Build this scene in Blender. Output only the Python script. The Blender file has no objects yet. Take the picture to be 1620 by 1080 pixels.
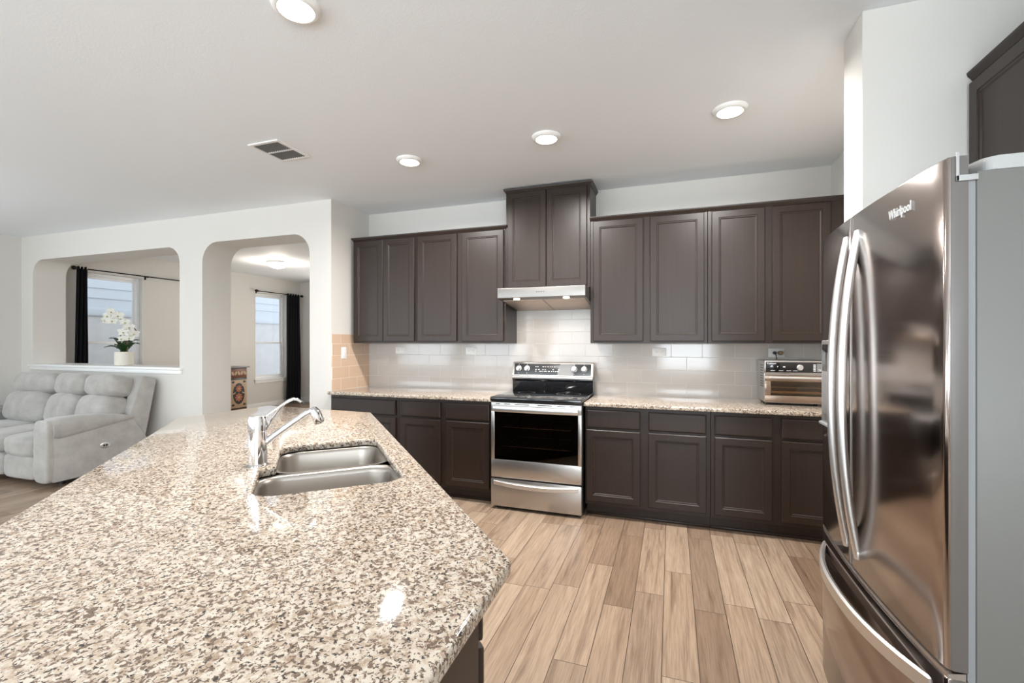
import bpy, bmesh, math, random
from mathutils import Vector, Matrix, noise
random.seed(7)
SC = bpy.context.scene
COL = SC.collection

# ------------------------------------------------------------------ camera
F_PX = 729.0
YAW = math.atan(252 / 729)
cam_d = bpy.data.cameras.new('camera'); cam = bpy.data.objects.new('camera', cam_d); COL.objects.link(cam)
cam.location = (0, 0, 1.367)
cam.rotation_euler = (math.radians(90), 0, YAW)
cam_d.sensor_width = 36.0; cam_d.sensor_fit = 'HORIZONTAL'
cam_d.lens = 36.0 * F_PX / 1620
cam_d.shift_y = 1.5 / 1620
cam_d.clip_start = 0.05
SC.camera = cam

# ------------------------------------------------------------------ view, sky, daylight
SC.view_settings.view_transform = 'Standard'
SC.view_settings.look = 'None'
SC.view_settings.gamma = 1.0
SC.view_settings.use_curve_mapping = False
SC.view_settings.exposure = 0.64
SC.cycles.use_denoising = True
SC.cycles.caustics_reflective = False
SC.cycles.caustics_refractive = False
SC.cycles.sample_clamp_indirect = 6.0
SC.cycles.max_bounces = 10
SC.cycles.diffuse_bounces = 6
W = bpy.data.worlds.new('sky'); SC.world = W; W.use_nodes = True
bg = W.node_tree.nodes['Background']; bg.inputs[0].default_value = (0.86, 0.92, 1.0, 1); bg.inputs[1].default_value = 1.15

def area(name, loc, rot, sx, sy, power, col=(1, 1, 1), spread=180):
    l = bpy.data.lights.new(name, 'AREA'); l.shape = 'RECTANGLE'; l.size = sx; l.size_y = sy
    l.energy = power; l.color = col; l.spread = math.radians(spread)
    o = bpy.data.objects.new(name, l); COL.objects.link(o); o.location = loc; o.rotation_euler = rot
    return o
R90 = math.radians(90)
COOL = (0.85, 0.935, 1.0)
TILT = math.radians(36)      # much of the daylight comes up off bright ground outside
# daylight entering by the windows of the wall behind the camera and the living room's left wall
for x in (-6.6, -4.4, -2.2):
    area('rear_window_daylight', (x, -3.36, 1.45), (R90 + TILT, 0, 0), 1.6, 1.7, 38, COOL)
area('nook_window_daylight', (0.55, -3.36, 1.45), (R90 + TILT, 0, 0), 1.6, 1.7, 80, COOL)
area('added_side_fill', (1.70, -2.5, 1.45), (0, R90 + TILT, 0), 1.7, 1.4, 85, COOL)  # fill lamp added out of view to brighten left wall and sofa side
area('added_front_room_fill', (-5.8, 8.40, 1.5), (R90, 0, math.pi), 1.5, 1.7, 33, (1, .93, .84))  # fill lamp added behind the arch pillar to lift the front room
for y in (-1.6, 0.6):
    area('left_window_daylight', (-8.02, y, 1.45), (0, -R90 - TILT, 0), 1.7, 1.2, 34, COOL)

# ------------------------------------------------------------------ materials
def mat(name, col=(.8, .8, .8), rough=.5, metal=0.0, spec=.5, coat=0.0, coat_r=.05, aniso=0.0, emit=None, es=0.0):
    m = bpy.data.materials.new(name); m.use_nodes = True
    b = m.node_tree.nodes['Principled BSDF']
    b.inputs['Base Color'].default_value = (*col, 1); b.inputs['Roughness'].default_value = rough
    b.inputs['Metallic'].default_value = metal; b.inputs['Specular IOR Level'].default_value = spec
    b.inputs['Coat Weight'].default_value = coat; b.inputs['Coat Roughness'].default_value = coat_r
    b.inputs['Anisotropic'].default_value = aniso
    if emit: b.inputs['Emission Color'].default_value = (*emit, 1); b.inputs['Emission Strength'].default_value = es
    return m
def nd(m, t, **kw):
    n = m.node_tree.nodes.new(t)
    for k, v in kw.items():
        if k in n.inputs.keys(): n.inputs[k].default_value = v
        else: setattr(n, k, v)
    return n
def lk(m, a, b): m.node_tree.links.new(a, b)
def bsdf(m): return m.node_tree.nodes['Principled BSDF']
def coords(m, scale=(1, 1, 1), loc=(0, 0, 0), rot=(0, 0, 0)):
    t = nd(m, 'ShaderNodeTexCoord'); mp = nd(m, 'ShaderNodeMapping')
    mp.inputs['Scale'].default_value = scale; mp.inputs['Location'].default_value = loc; mp.inputs['Rotation'].default_value = rot
    lk(m, t.outputs['Object'], mp.inputs['Vector']); return mp.outputs[0]
def bump(m, h, strength=.2, dist=.002):
    b = nd(m, 'ShaderNodeBump'); b.inputs['Strength'].default_value = strength; b.inputs['Distance'].default_value = dist
    lk(m, h, b.inputs['Height']); lk(m, b.outputs[0], bsdf(m).inputs['Normal']); return b
def ramp(m, fac, stops, interp='LINEAR'):
    r = nd(m, 'ShaderNodeValToRGB'); cr = r.color_ramp; cr.interpolation = interp
    while len(cr.elements) > 1: cr.elements.remove(cr.elements[-1])
    cr.elements[0].position = stops[0][0]; cr.elements[0].color = (*stops[0][1], 1)
    for p, c in stops[1:]:
        e = cr.elements.new(p); e.color = (*c, 1)
    lk(m, fac, r.inputs[0]); return r.outputs[0]
def mixc(m, f, a, b, mode='MIX'):
    n = nd(m, 'ShaderNodeMix'); n.data_type = 'RGBA'; n.blend_type = mode
    for i, v in ((0, f), (6, a), (7, b)):
        if hasattr(v, 'links'): lk(m, v, n.inputs[i])
        else: n.inputs[i].default_value = v if i == 0 else (*v, 1)
    return n.outputs[2]
def noise_n(m, vec, scale, detail=2.0, rough=.5, dist=0.0):
    n = nd(m, 'ShaderNodeTexNoise'); n.inputs['Scale'].default_value = scale; n.inputs['Detail'].default_value = detail
    n.inputs['Roughness'].default_value = rough; n.inputs['Distortion'].default_value = dist
    lk(m, vec, n.inputs['Vector']); return n.outputs['Fac']

def paint(name, col, bs=.12):
    m = mat(name, col, .62, spec=.3); v = coords(m)
    bump(m, noise_n(m, v, 95, 3, .6), bs, .003); return m
M_WALL = paint('wall_paint', (.675, .65, .612))
M_CEIL = paint('ceiling_paint', (.845, .875, .90), .22)
M_TRIM = mat('white_trim', (.84, .84, .83), .35)
M_VINYL = mat('white_vinyl', (.86, .87, .88), .35)
M_WHITE = mat('white_plastic', (.83, .82, .80), .4)
M_BLACK = mat('black_plastic', (.012, .012, .013), .35)
M_DARKGAP = mat('dark_recess', (.01, .01, .01), .8)

def wood_dark():
    m = mat('espresso_wood', (.03, .018, .013), .36, spec=.40, coat=.0)
    v = coords(m, (22, 22, 1.3))
    c = ramp(m, noise_n(m, v, 2.2, 4, .6, .6), [(.3, (.019, .0108, .0078)), (.7, (.026, .0155, .011))])
    lk(m, c, bsdf(m).inputs['Base Color']); return m
M_WOOD = wood_dark()
M_WOODIN = mat('cabinet_gap', (.012, .008, .006), .6)

def granite():
    m = mat('granite', (.7, .6, .5), .06, spec=.5); v = coords(m)
    base = ramp(m, noise_n(m, v, 48, 3, .6), [(.34, (.29, .21, .15)), (.45, (.43, .35, .275)), (.60, (.52, .455, .38))])
    n3 = noise_n(m, coords(m, (1, 1, 1), (1.3, 9.1, 2.4)), 90, 2, .5, .3)
    c0 = mixc(m, ramp(m, n3, [(.56, (0, 0, 0)), (.62, (1, 1, 1))]), base, (.53, .48, .415))
    n1 = noise_n(m, v, 105, 3, .6, .6)
    c1 = mixc(m, ramp(m, n1, [(.533, (0, 0, 0)), (.57, (1, 1, 1))]), c0, (.14, .098, .072))
    n2 = noise_n(m, coords(m, (1, 1, 1), (7.3, 2.1, 4.4)), 130, 2.5, .55, .5)
    c2 = mixc(m, ramp(m, n2, [(.598, (0, 0, 0)), (.632, (1, 1, 1))]), c1, (.042, .036, .033))
    lk(m, c2, bsdf(m).inputs['Base Color']); return m
M_GRANITE = granite()

def floor_mat():
    m = mat('plank_floor', (.5, .4, .3), .33, spec=.45)
    t = nd(m, 'ShaderNodeTexCoord'); sep = nd(m, 'ShaderNodeSeparateXYZ'); lk(m, t.outputs['Object'], sep.inputs[0])
    cmb = nd(m, 'ShaderNodeCombineXYZ')
    ax = nd(m, 'ShaderNodeMath', operation='ADD'); ax.inputs[1].default_value = .038 + 149 * 0.149
    ay = nd(m, 'ShaderNodeMath', operation='ADD'); ay.inputs[1].default_value = 20.3
    lk(m, sep.outputs[0], ax.inputs[0]); lk(m, sep.outputs[1], ay.inputs[0])
    lk(m, ay.outputs[0], cmb.inputs[0]); lk(m, ax.outputs[0], cmb.inputs[1])
    # irregular end joints: shift each row by a random amount
    row = nd(m, 'ShaderNodeMath', operation='DIVIDE'); row.inputs[1].default_value = .149; lk(m, ax.outputs[0], row.inputs[0])
    fl = nd(m, 'ShaderNodeMath', operation='FLOOR'); lk(m, row.outputs[0], fl.inputs[0])
    wn = nd(m, 'ShaderNodeTexWhiteNoise', noise_dimensions='1D'); lk(m, fl.outputs[0], wn.inputs['W'])
    sh = nd(m, 'ShaderNodeMath', operation='MULTIPLY_ADD'); sh.inputs[1].default_value = 1.2
    lk(m, wn.outputs['Value'], sh.inputs[0]); lk(m, ay.outputs[0], sh.inputs[2]); lk(m, sh.outputs[0], cmb.inputs[0])
    br = nd(m, 'ShaderNodeTexBrick'); br.offset = 0.0; br.squash = 1.0
    br.inputs['Color1'].default_value = (0, 0, 0, 1); br.inputs['Color2'].default_value = (1, 1, 1, 1); br.inputs['Mortar'].default_value = (.5, .5, .5, 1)
    br.inputs['Scale'].default_value = 1; br.inputs['Mortar Size'].default_value = .0019; br.inputs['Mortar Smooth'].default_value = .3
    br.inputs['Brick Width'].default_value = .92; br.inputs['Row Height'].default_value = .149; br.inputs['Bias'].default_value = 0
    lk(m, cmb.outputs[0], br.inputs['Vector'])
    # grain
    rnd = nd(m, 'ShaderNodeMath', operation='MULTIPLY'); rnd.inputs[1].default_value = 13.7; lk(m, br.outputs['Color'], rnd.inputs[0])
    off = nd(m, 'ShaderNodeVectorMath', operation='ADD')
    cz = nd(m, 'ShaderNodeCombineXYZ'); lk(m, rnd.outputs[0], cz.inputs[0]); lk(m, rnd.outputs[0], cz.inputs[2])
    lk(m, cmb.outputs[0], off.inputs[0]); lk(m, cz.outputs[0], off.inputs[1])
    mp = nd(m, 'ShaderNodeMapping'); mp.inputs['Scale'].default_value = (.75, 13, 1); lk(m, off.outputs[0], mp.inputs[0])
    g1 = noise_n(m, mp.outputs[0], 1.6, 6, .62, 1.2)
    mp2 = nd(m, 'ShaderNodeMapping'); mp2.inputs['Scale'].default_value = (3, 85, 1); lk(m, off.outputs[0], mp2.inputs[0])
    g2 = noise_n(m, mp2.outputs[0], 2.0, 4, .6, .3)
    plank = ramp(m, br.outputs['Color'], [(0, (.19, .128, .088)), (.35, (.31, .227, .163)), (.7, (.385, .297, .222)), (1, (.235, .168, .12))])
    gr = ramp(m, g1, [(.30, (.58, .52, .48)), (.48, (.96, .94, .92)), (.70, (1.16, 1.15, 1.13))])
    c = mixc(m, 1.0, plank, gr, 'MULTIPLY')
    fine = ramp(m, g2, [(.3, (.74, .71, .69)), (.6, (1.08, 1.08, 1.08))])
    c = mixc(m, 1.0, c, fine, 'MULTIPLY')
    c = mixc(m, br.outputs['Fac'], c, (.06, .04, .028))
    lk(m, c, bsdf(m).inputs['Base Color'])
    inv = nd(m, 'ShaderNodeMath', operation='SUBTRACT'); inv.inputs[0].default_value = 1; lk(m, br.outputs['Fac'], inv.inputs[1])
    bump(m, inv.outputs[0], .35, .0015)
    return m
M_FLOOR = floor_mat()

def tile_mat(name, c1, c2, grout, axis):
    m = mat(name, c1, .09, spec=.55)
    t = nd(m, 'ShaderNodeTexCoord'); sep = nd(m, 'ShaderNodeSeparateXYZ'); lk(m, t.outputs['Object'], sep.inputs[0])
    cmb = nd(m, 'ShaderNodeCombineXYZ'); lk(m, sep.outputs[axis], cmb.inputs[0]); lk(m, sep.outputs[2], cmb.inputs[1])
    br = nd(m, 'ShaderNodeTexBrick'); br.offset = .5
    br.inputs['Color1'].default_value = (*c1, 1); br.inputs['Color2'].default_value = (*c2, 1); br.inputs['Mortar'].default_value = (*grout, 1)
    br.inputs['Scale'].default_value = 1; br.inputs['Mortar Size'].default_value = .0022; br.inputs['Mortar Smooth'].default_value = .2
    br.inputs['Brick Width'].default_value = .248; br.inputs['Row Height'].default_value = .1135
    lk(m, cmb.outputs[0], br.inputs['Vector']); lk(m, br.outputs['Color'], bsdf(m).inputs['Base Color'])
    inv = nd(m, 'ShaderNodeMath', operation='SUBTRACT'); inv.inputs[0].default_value = 1; lk(m, br.outputs['Fac'], inv.inputs[1])
    bump(m, inv.outputs[0], .5, .002)
    rr = nd(m, 'ShaderNodeMath', operation='MULTIPLY_ADD'); rr.inputs[1].default_value = .5; rr.inputs[2].default_value = .1
    lk(m, br.outputs['Fac'], rr.inputs[0]); lk(m, rr.outputs[0], bsdf(m).inputs['Roughness'])
    return m
M_TILE = tile_mat('greige_tile', (.485, .447, .413), (.52, .48, .445), (.58, .555, .53), 0)
M_TILEWARMLIT = tile_mat('warm_lit_tile', (.60, .43, .31), (.63, .455, .33), (.76, .65, .55), 1)  # same greige tile; the warm light in this corner is put into its colour

def steel(name, col=(.60, .58, .56), rough=.26, aniso=.6, sc=(1, 1, 240)):
    m = mat(name, col, rough, 1.0, aniso=aniso); v = coords(m, sc)
    n = noise_n(m, v, 3, 3, .6)
    r = nd(m, 'ShaderNodeMath', operation='MULTIPLY_ADD'); r.inputs[1].default_value = .10; r.inputs[2].default_value = rough - .05
    lk(m, n, r.inputs[0]); lk(m, r.outputs[0], bsdf(m).inputs['Roughness']); return m
M_STEEL = steel('brushed_steel', (.50, .475, .45), .36, .3)
M_STEELF = steel('fridge_steel', (.37, .315, .288), .14, 0.0)
M_STEELH = steel('handle_steel', (.74, .73, .72), .36, .2)
M_STEELS = steel('sink_steel', (.38, .345, .31), .36, .3, (240, 1, 1))
M_STEELD = steel('hood_steel', (.27, .255, .24), .40, .3)
M_TOAST = steel('toaster_steel', (.36, .27, .21), .28, .3)
M_DOORSIDE = mat('door_return', (.105, .092, .083), .35, spec=.5)
M_BADGE = mat('badge_silver', (.80, .80, .79), .45)
M_CHROME = mat('chrome', (.86, .86, .87), .05, 1.0)
M_GREYPAINT = mat('grey_paint', (.145, .141, .130), .42, spec=.4)
M_GREYPL = mat('grey_plastic', (.38, .38, .37), .45)
M_GASKET = mat('grey_gasket', (.22, .225, .23), .5)
M_VENT = mat('vent_louvre', (.20, .20, .195), .5)
M_BGLASS = mat('black_glass', (.008, .008, .009), .06, spec=.6)
M_COOK = mat('cooktop_glass', (.012, .012, .013), .10, spec=.6)
M_PANEL = mat('control_panel_black', (.03, .03, .032), .25)
M_MARK = mat('panel_markings', (.75, .75, .75), .5)
M_GREYMARK = mat('grey_film', (.20, .20, .20), .35)
M_ENAMEL = mat('oven_enamel', (.035, .025, .02), .35)

def tinted_glass(name, tint, refl=.9):
    m = bpy.data.materials.new(name); m.use_nodes = True; nt = m.node_tree; nt.nodes.clear()
    out = nt.nodes.new('ShaderNodeOutputMaterial'); mx = nt.nodes.new('ShaderNodeMixShader')
    tr = nt.nodes.new('ShaderNodeBsdfTransparent'); gl = nt.nodes.new('ShaderNodeBsdfGlossy'); fr = nt.nodes.new('ShaderNodeFresnel')
    tr.inputs[0].default_value = (*tint, 1); gl.inputs[0].default_value = (refl, refl, refl, 1); gl.inputs['Roughness'].default_value = .03
    geo = nt.nodes.new('ShaderNodeNewGeometry'); ior = nt.nodes.new('ShaderNodeMath'); ior.operation = 'MULTIPLY_ADD'
    ior.inputs[1].default_value = 1 / 1.5 - 1.5; ior.inputs[2].default_value = 1.5      # same reflectance on both faces of the sheet
    lk(m, geo.outputs['Backfacing'], ior.inputs[0]); lk(m, ior.outputs[0], fr.inputs[0])
    lk(m, fr.outputs[0], mx.inputs[0]); lk(m, tr.outputs[0], mx.inputs[1]); lk(m, gl.outputs[0], mx.inputs[2]); lk(m, mx.outputs[0], out.inputs[0])
    return m
M_PANE = tinted_glass('window_glass', (.96, .98, .98))
M_OVENGLASS = tinted_glass('oven_glass', (.40, .33, .29))
M_TOASTGLASS = tinted_glass('toaster_glass', (.70, .60, .48))
M_COPPER = steel('warm_steel', (.66, .56, .49), .5, .2)

def fabric():
    m = mat('grey_suede', (.36, .345, .325), .9, spec=.15); v = coords(m)
    c = ramp(m, noise_n(m, v, 7, 4, .6), [(.3, (.32, .303, .282)), (.7, (.425, .408, .387))])
    lk(m, c, bsdf(m).inputs['Base Color']); bsdf(m).inputs['Sheen Weight'].default_value = .35
    bump(m, noise_n(m, v, 260, 2), .15, .002); return m
M_SUEDE = fabric()
M_CURT = mat('black_fabric', (.008, .008, .010), .85, spec=.2)
M_ROD = mat('black_metal', (.012, .011, .010), .4, .6)
M_LEAF = mat('leaf_green', (.018, .055, .015), .35)
M_STEM = mat('stem_brown', (.10, .075, .035), .6)
M_PETAL = mat('white_petal', (.66, .645, .58), .6); bsdf(M_PETAL).inputs['Subsurface Weight'].default_value = .0
M_YELLOW = mat('yellow_lip', (.42, .36, .12), .6)
def pot_mat():
    m = mat('ribbed_ceramic', (.72, .68, .60), .55); v = coords(m, (1, 1, 1))
    w = nd(m, 'ShaderNodeTexWave', bands_direction='Z'); w.inputs['Scale'].default_value = 28; lk(m, v, w.inputs['Vector'])
    bump(m, w.outputs['Fac'], .5, .002); return m
M_POT = pot_mat()
M_FABRICGLOW = None
def lens(name, col, s): return mat(name, (.9, .9, .9), .5, emit=col, es=s)
M_LED = lens('lit_lens', (1, .93, .84), 7.0)
M_LEDH = lens('hood_lens', (1, .86, .66), 9.0)
M_BOWL = lens('lit_glass_bowl', (1, .93, .80), 1.6)
def siding():
    m = mat('lap_siding', (.66, .70, .76), .7); return m
M_SIDING = siding()
def stucco():
    m = mat('stucco', (.70, .68, .68), .9); v = coords(m)
    c = ramp(m, noise_n(m, v, 5, 6, .75), [(.3, (.64, .625, .63)), (.7, (.76, .745, .745))]); lk(m, c, bsdf(m).inputs['Base Color']); return m
M_STUCCO = stucco()
def brick():
    m = mat('brick_reveal', (.6, .55, .52), .9); t = nd(m, 'ShaderNodeTexCoord'); sep = nd(m, 'ShaderNodeSeparateXYZ'); lk(m, t.outputs['Object'], sep.inputs[0])
    cmb = nd(m, 'ShaderNodeCombineXYZ'); lk(m, sep.outputs[0], cmb.inputs[0]); lk(m, sep.outputs[2], cmb.inputs[1])
    br = nd(m, 'ShaderNodeTexBrick'); br.inputs['Color1'].default_value = (.50, .40, .36, 1); br.inputs['Color2'].default_value = (.62, .55, .5, 1); br.inputs['Mortar'].default_value = (.75, .72, .70, 1)
    br.inputs['Scale'].default_value = 1; br.inputs['Brick Width'].default_value = .2; br.inputs['Row Height'].default_value = .075; br.inputs['Mortar Size'].default_value = .008
    lk(m, cmb.outputs[0], br.inputs['Vector']); lk(m, br.outputs['Color'], bsdf(m).inputs['Base Color']); return m
M_BRICK = brick()
M_GROUND = mat('gravel', (.45, .42, .38), .9)
M_CHESTB = mat('painted_black', (.018, .012, .010), .4)
M_CHESTR = mat('painted_rust', (.16, .05, .022), .45)
M_CHESTC = mat('painted_cream', (.42, .30, .19), .5)
M_CHESTO = mat('painted_orange', (.42, .13, .055), .5)
M_TAN = mat('tan_plastic', (.30, .19, .10), .5)

# ------------------------------------------------------------------ mesh helpers
def link(o, parent=None):
    COL.objects.link(o)
    if parent: o.parent = parent
    return o
def finish(name, me, m, parent=None, angle=35):
    me.name = name
    if m:
        for mm in (m if isinstance(m, (list, tuple)) else [m]): me.materials.append(mm)
    me.polygons.foreach_set('use_smooth', [True] * len(me.polygons))
    try: me.set_sharp_from_angle(angle=math.radians(angle))
    except Exception: pass
    return link(bpy.data.objects.new(name, me), parent)
def rr2(x0, x1, y0, y1, r, n=5):
    return roundpoly([(x0, y0), (x1, y0), (x1, y1), (x0, y1)], [r] * 4, n)
def roundpoly(pts, rad, n=6):
    out = []; N = len(pts)
    for i in range(N):
        P = Vector(pts[i]); A = Vector(pts[i - 1]); B = Vector(pts[(i + 1) % N]); r = rad[i]
        if r <= 0: out.append((P.x, P.y)); continue
        u1 = (A - P).normalized(); u2 = (B - P).normalized(); th = u1.angle(u2)
        d = r / math.tan(th / 2); c = P + (u1 + u2).normalized() * (r / math.sin(th / 2))
        a0 = P + u1 * d - c; a1 = P + u2 * d - c; s0 = math.atan2(a0.y, a0.x); s1 = math.atan2(a1.y, a1.x)
        ds = (s1 - s0 + math.pi) % (2 * math.pi) - math.pi
        for k in range(n + 1):
            a = s0 + ds * k / n; out.append((c.x + math.cos(a) * r, c.y + math.sin(a) * r))
    return out
class MB:
    def __init__(s): s.bm = bmesh.new()
    def box(s, x0, x1, y0, y1, z0, z1, bev=0.0, seg=2):
        vs = [s.bm.verts.new((x, y, z)) for z in (z0, z1) for y in (y0, y1) for x in (x0, x1)]
        fs = [s.bm.faces.new([vs[i] for i in f]) for f in ((0, 2, 3, 1), (4, 5, 7, 6), (0, 1, 5, 4), (2, 6, 7, 3), (0, 4, 6, 2), (1, 3, 7, 5))]
        if bev:
            es = list({e for f in fs for e in f.edges})
            bmesh.ops.bevel(s.bm, geom=es, offset=bev, segments=seg, profile=.5, affect='EDGES')
        return s
    def loft(s, rings, cap0=True, cap1=True, closed=True):
        R = [[s.bm.verts.new(p) for p in r] for r in rings]
        n = len(R[0])
        for a, b in zip(R, R[1:]):
            for i in range(n if closed else n - 1):
                j = (i + 1) % n
                try: s.bm.faces.new((a[i], a[j], b[j], b[i]))
                except ValueError: pass
        if cap0: s.bm.faces.new(list(reversed(R[0])))
        if cap1: s.bm.faces.new(R[-1])
        return s
    def cyl(s, p0, p1, r0, r1=None, n=24, cap=True):
        r1 = r0 if r1 is None else r1
        p0 = Vector(p0); p1 = Vector(p1); d = (p1 - p0).normalized()
        u = d.orthogonal().normalized(); v = d.cross(u)
        ring = lambda p, r: [p + (u * math.cos(a) + v * math.sin(a)) * r for a in (2 * math.pi * i / n for i in range(n))]
        return s.loft([ring(p0, r0), ring(p1, r1)], cap, cap)
    def tube(s, pts, r, n=12, flat=None):
        pts = [Vector(p) for p in pts]; rings = []
        rs = r if isinstance(r, (list, tuple)) else [r] * len(pts)
        up = None
        for i, p in enumerate(pts):
            d = (pts[min(i + 1, len(pts) - 1)] - pts[max(i - 1, 0)]).normalized()
            if up is None: up = flat and Vector(flat) or d.orthogonal()
            u = (up - d * up.dot(d)).normalized(); v = d.cross(u); up = u if not flat else Vector(flat)
            rr = rs[i]
            ra, rb = rr if isinstance(rr, tuple) else (rr, rr)
            rings.append([p + u * math.cos(a) * ra + v * math.sin(a) * rb for a in (2 * math.pi * k / n for k in range(n))])
        return s.loft(rings)
    def lathe(s, prof, n=32, c=(0, 0, 0), axis='Z'):
        rings = []
        for r, z in prof:
            r = max(r, 1e-4)
            rings.append([Vector((r * math.cos(2 * math.pi * i / n), r * math.sin(2 * math.pi * i / n), z)) for i in range(n)])
        if axis == 'Y': rings = [[Vector((p.x, -p.z, p.y)) for p in r] for r in rings]
        if axis == 'X': rings = [[Vector((p.z, p.x, p.y)) for p in r] for r in rings]
        c = Vector(c); return s.loft([[p + c for p in r] for r in rings])
    def prism(s, poly, a0, a1, plane='yz', bev=0.0):
        def P(p, a): return {'yz': (a, p[0], p[1]), 'xz': (p[0], a, p[1]), 'xy': (p[0], p[1], a)}[plane]
        n0 = len(s.bm.edges)
        s.bm.edges.ensure_lookup_table()
        before = set(s.bm.edges)
        s.loft([[P(p, a0) for p in poly], [P(p, a1) for p in poly]])
        if bev:
            es = [e for e in s.bm.edges if e not in before]
            bmesh.ops.bevel(s.bm, geom=es, offset=bev, segments=2, profile=.5, affect='EDGES')
        return s
    def steps(s, w, h, rings, x0=0, z0=0, y0=0):
        """panel front facing -y: nested rectangles (inset, depth)"""
        L = [[(x0 + i, y0 + d, z0 + i), (x0 + w - i, y0 + d, z0 + i), (x0 + w - i, y0 + d, z0 + h - i), (x0 + i, y0 + d, z0 + h - i)] for i, d in rings]
        return s.loft(L)
    def build(s, name, m, parent=None, angle=35, mtx=None):
        if mtx is not None: bmesh.ops.transform(s.bm, matrix=mtx, verts=s.bm.verts)
        bmesh.ops.recalc_face_normals(s.bm, faces=s.bm.faces)
        me = bpy.data.meshes.new(name); s.bm.to_mesh(me); s.bm.free()
        return finish(name, me, m, parent, angle)
def slab_mesh(loops, depth, bevel=0.0, res=3):
    cu = bpy.data.curves.new('c', 'CURVE'); cu.dimensions = '2D'; cu.fill_mode = 'BOTH'
    cu.extrude = depth / 2 - bevel; cu.bevel_depth = bevel; cu.bevel_resolution = res
    if bevel: cu.offset = -bevel
    for lp in loops:
        sp = cu.splines.new('POLY'); sp.points.add(len(lp) - 1)
        for p, q in zip(sp.points, lp): p.co = (q[0], q[1], 0, 1)
        sp.use_cyclic_u = True
    o = bpy.data.objects.new('c', cu); COL.objects.link(o)
    dg = bpy.context.evaluated_depsgraph_get()
    me = bpy.data.meshes.new_from_object(o.evaluated_get(dg))
    me.materials.clear()
    bpy.data.objects.remove(o); bpy.data.curves.remove(cu)
    bm = bmesh.new(); bm.from_mesh(me); bmesh.ops.remove_doubles(bm, verts=bm.verts, dist=1e-5)
    bmesh.ops.recalc_face_normals(bm, faces=bm.faces); bm.to_mesh(me); bm.free()
    return me
def text_obj(name, s, size, m, mtx, parent, depth=.0006, align='CENTER', sx=1.0):
    cu = bpy.data.curves.new('t', 'FONT'); cu.body = s; cu.size = size; cu.align_x = align; cu.align_y = 'CENTER'; cu.extrude = depth; cu.resolution_u = 3; cu.offset = size * .012
    o = bpy.data.objects.new('t', cu); COL.objects.link(o)
    me = bpy.data.meshes.new_from_object(o.evaluated_get(bpy.context.evaluated_depsgraph_get()))
    me.materials.clear(); bpy.data.objects.remove(o); bpy.data.curves.remove(cu)
    me.transform(mtx @ Matrix.Diagonal((sx, 1, 1, 1)))
    return finish(name, me, m, parent)
def thing(name, label, cat, loc=(0, 0, 0), rz=0, group=None):
    o = bpy.data.objects.new(name, None); COL.objects.link(o); o.empty_display_size = .1
    o.location = loc; o.rotation_euler = (0, 0, rz); o['label'] = label; o['category'] = cat
    if group: o['group'] = group
    return o
def tag(o, label, cat, group=None):
    o['label'] = label; o['category'] = cat
    if group: o['group'] = group
    return o
def struct(o): o['kind'] = 'structure'; return o
def dup(root, loc, rz=None, label=None):
    r = root.copy(); COL.objects.link(r); r.location = loc
    if rz is not None: r.rotation_euler = (0, 0, rz)
    if label: r['label'] = label
    for ch in list(root.children):
        c = ch.copy(); COL.objects.link(c); c.parent = r
        for g in list(ch.children):
            d = g.copy(); COL.objects.link(d); d.parent = c
    return r
FRONT = Matrix.Rotation(R90, 4, 'X')                       # text: reads from -y
def T(x, y, z): return Matrix.Translation((x, y, z))

# ------------------------------------------------------------------ the setting
H = 2.75
YB = 4.22          # kitchen back wall
YA = 3.63          # arch wall, living room face
XR = -3.10         # return wall
XL = -8.10         # outer left wall
XK = 1.18          # right wall of the kitchen run
YN = 8.46          # back wall of the front room
YREAR = -3.5
XE = 1.78
struct(MB().box(XL - .2, XE + .2, YREAR - .2, YN + .2, -.12, 0).build('floor', M_FLOOR))
struct(MB().box(XL - .2, XE + .2, YREAR - .2, YN + .2, H, H + .12).build('ceiling', M_CEIL))
struct(MB().box(XR - .25, XK + .3, YB, YB + .15, 0, H).build('wall_back', M_WALL))
struct(MB().box(XR - .258, XR, YA + .345, YB, 0, H).build('wall_return', M_WALL))
struct(MB().box(XR - .258, XR - .1, YB + .15, YN, 0, H).build('wall_room_right', M_WALL))
struct(MB().box(XK, XK + .15, 2.513, YB, 0, H).build('wall_right', M_WALL))
struct(MB().box(.753, XE, 2.294, 2.513, 0, H, .004).build('wall_partition', M_WALL))



def wall_from(loops, depth, name, m=M_WALL, rot=FRONT, loc=(0, 0, 0)):
    me = slab_mesh(loops, depth); me.transform(T(*loc) @ rot); return struct(finish(name, me, m))
# arch wall with a pass-through and an archway, both with rounded top corners
pass_l = roundpoly([(-7.85, 1.06), (-5.16, 1.06), (-5.16, 2.435), (-7.85, 2.435)], [0, 0, .19, .19], 10)
arch_l = [(XL, 0)] + [(-4.813, 0)] + roundpoly([(-4.813, 0), (-4.813, 2.445), (-3.358, 2.445), (-3.358, 0)], [0, .21, .21, 0], 10)[1:-1] + [(-3.358, 0), (XR, 0), (XR, H), (XL, H)]
wall_from([arch_l, pass_l], .345, 'wall_arch', loc=(0, YA + .1725, 0))
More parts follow.
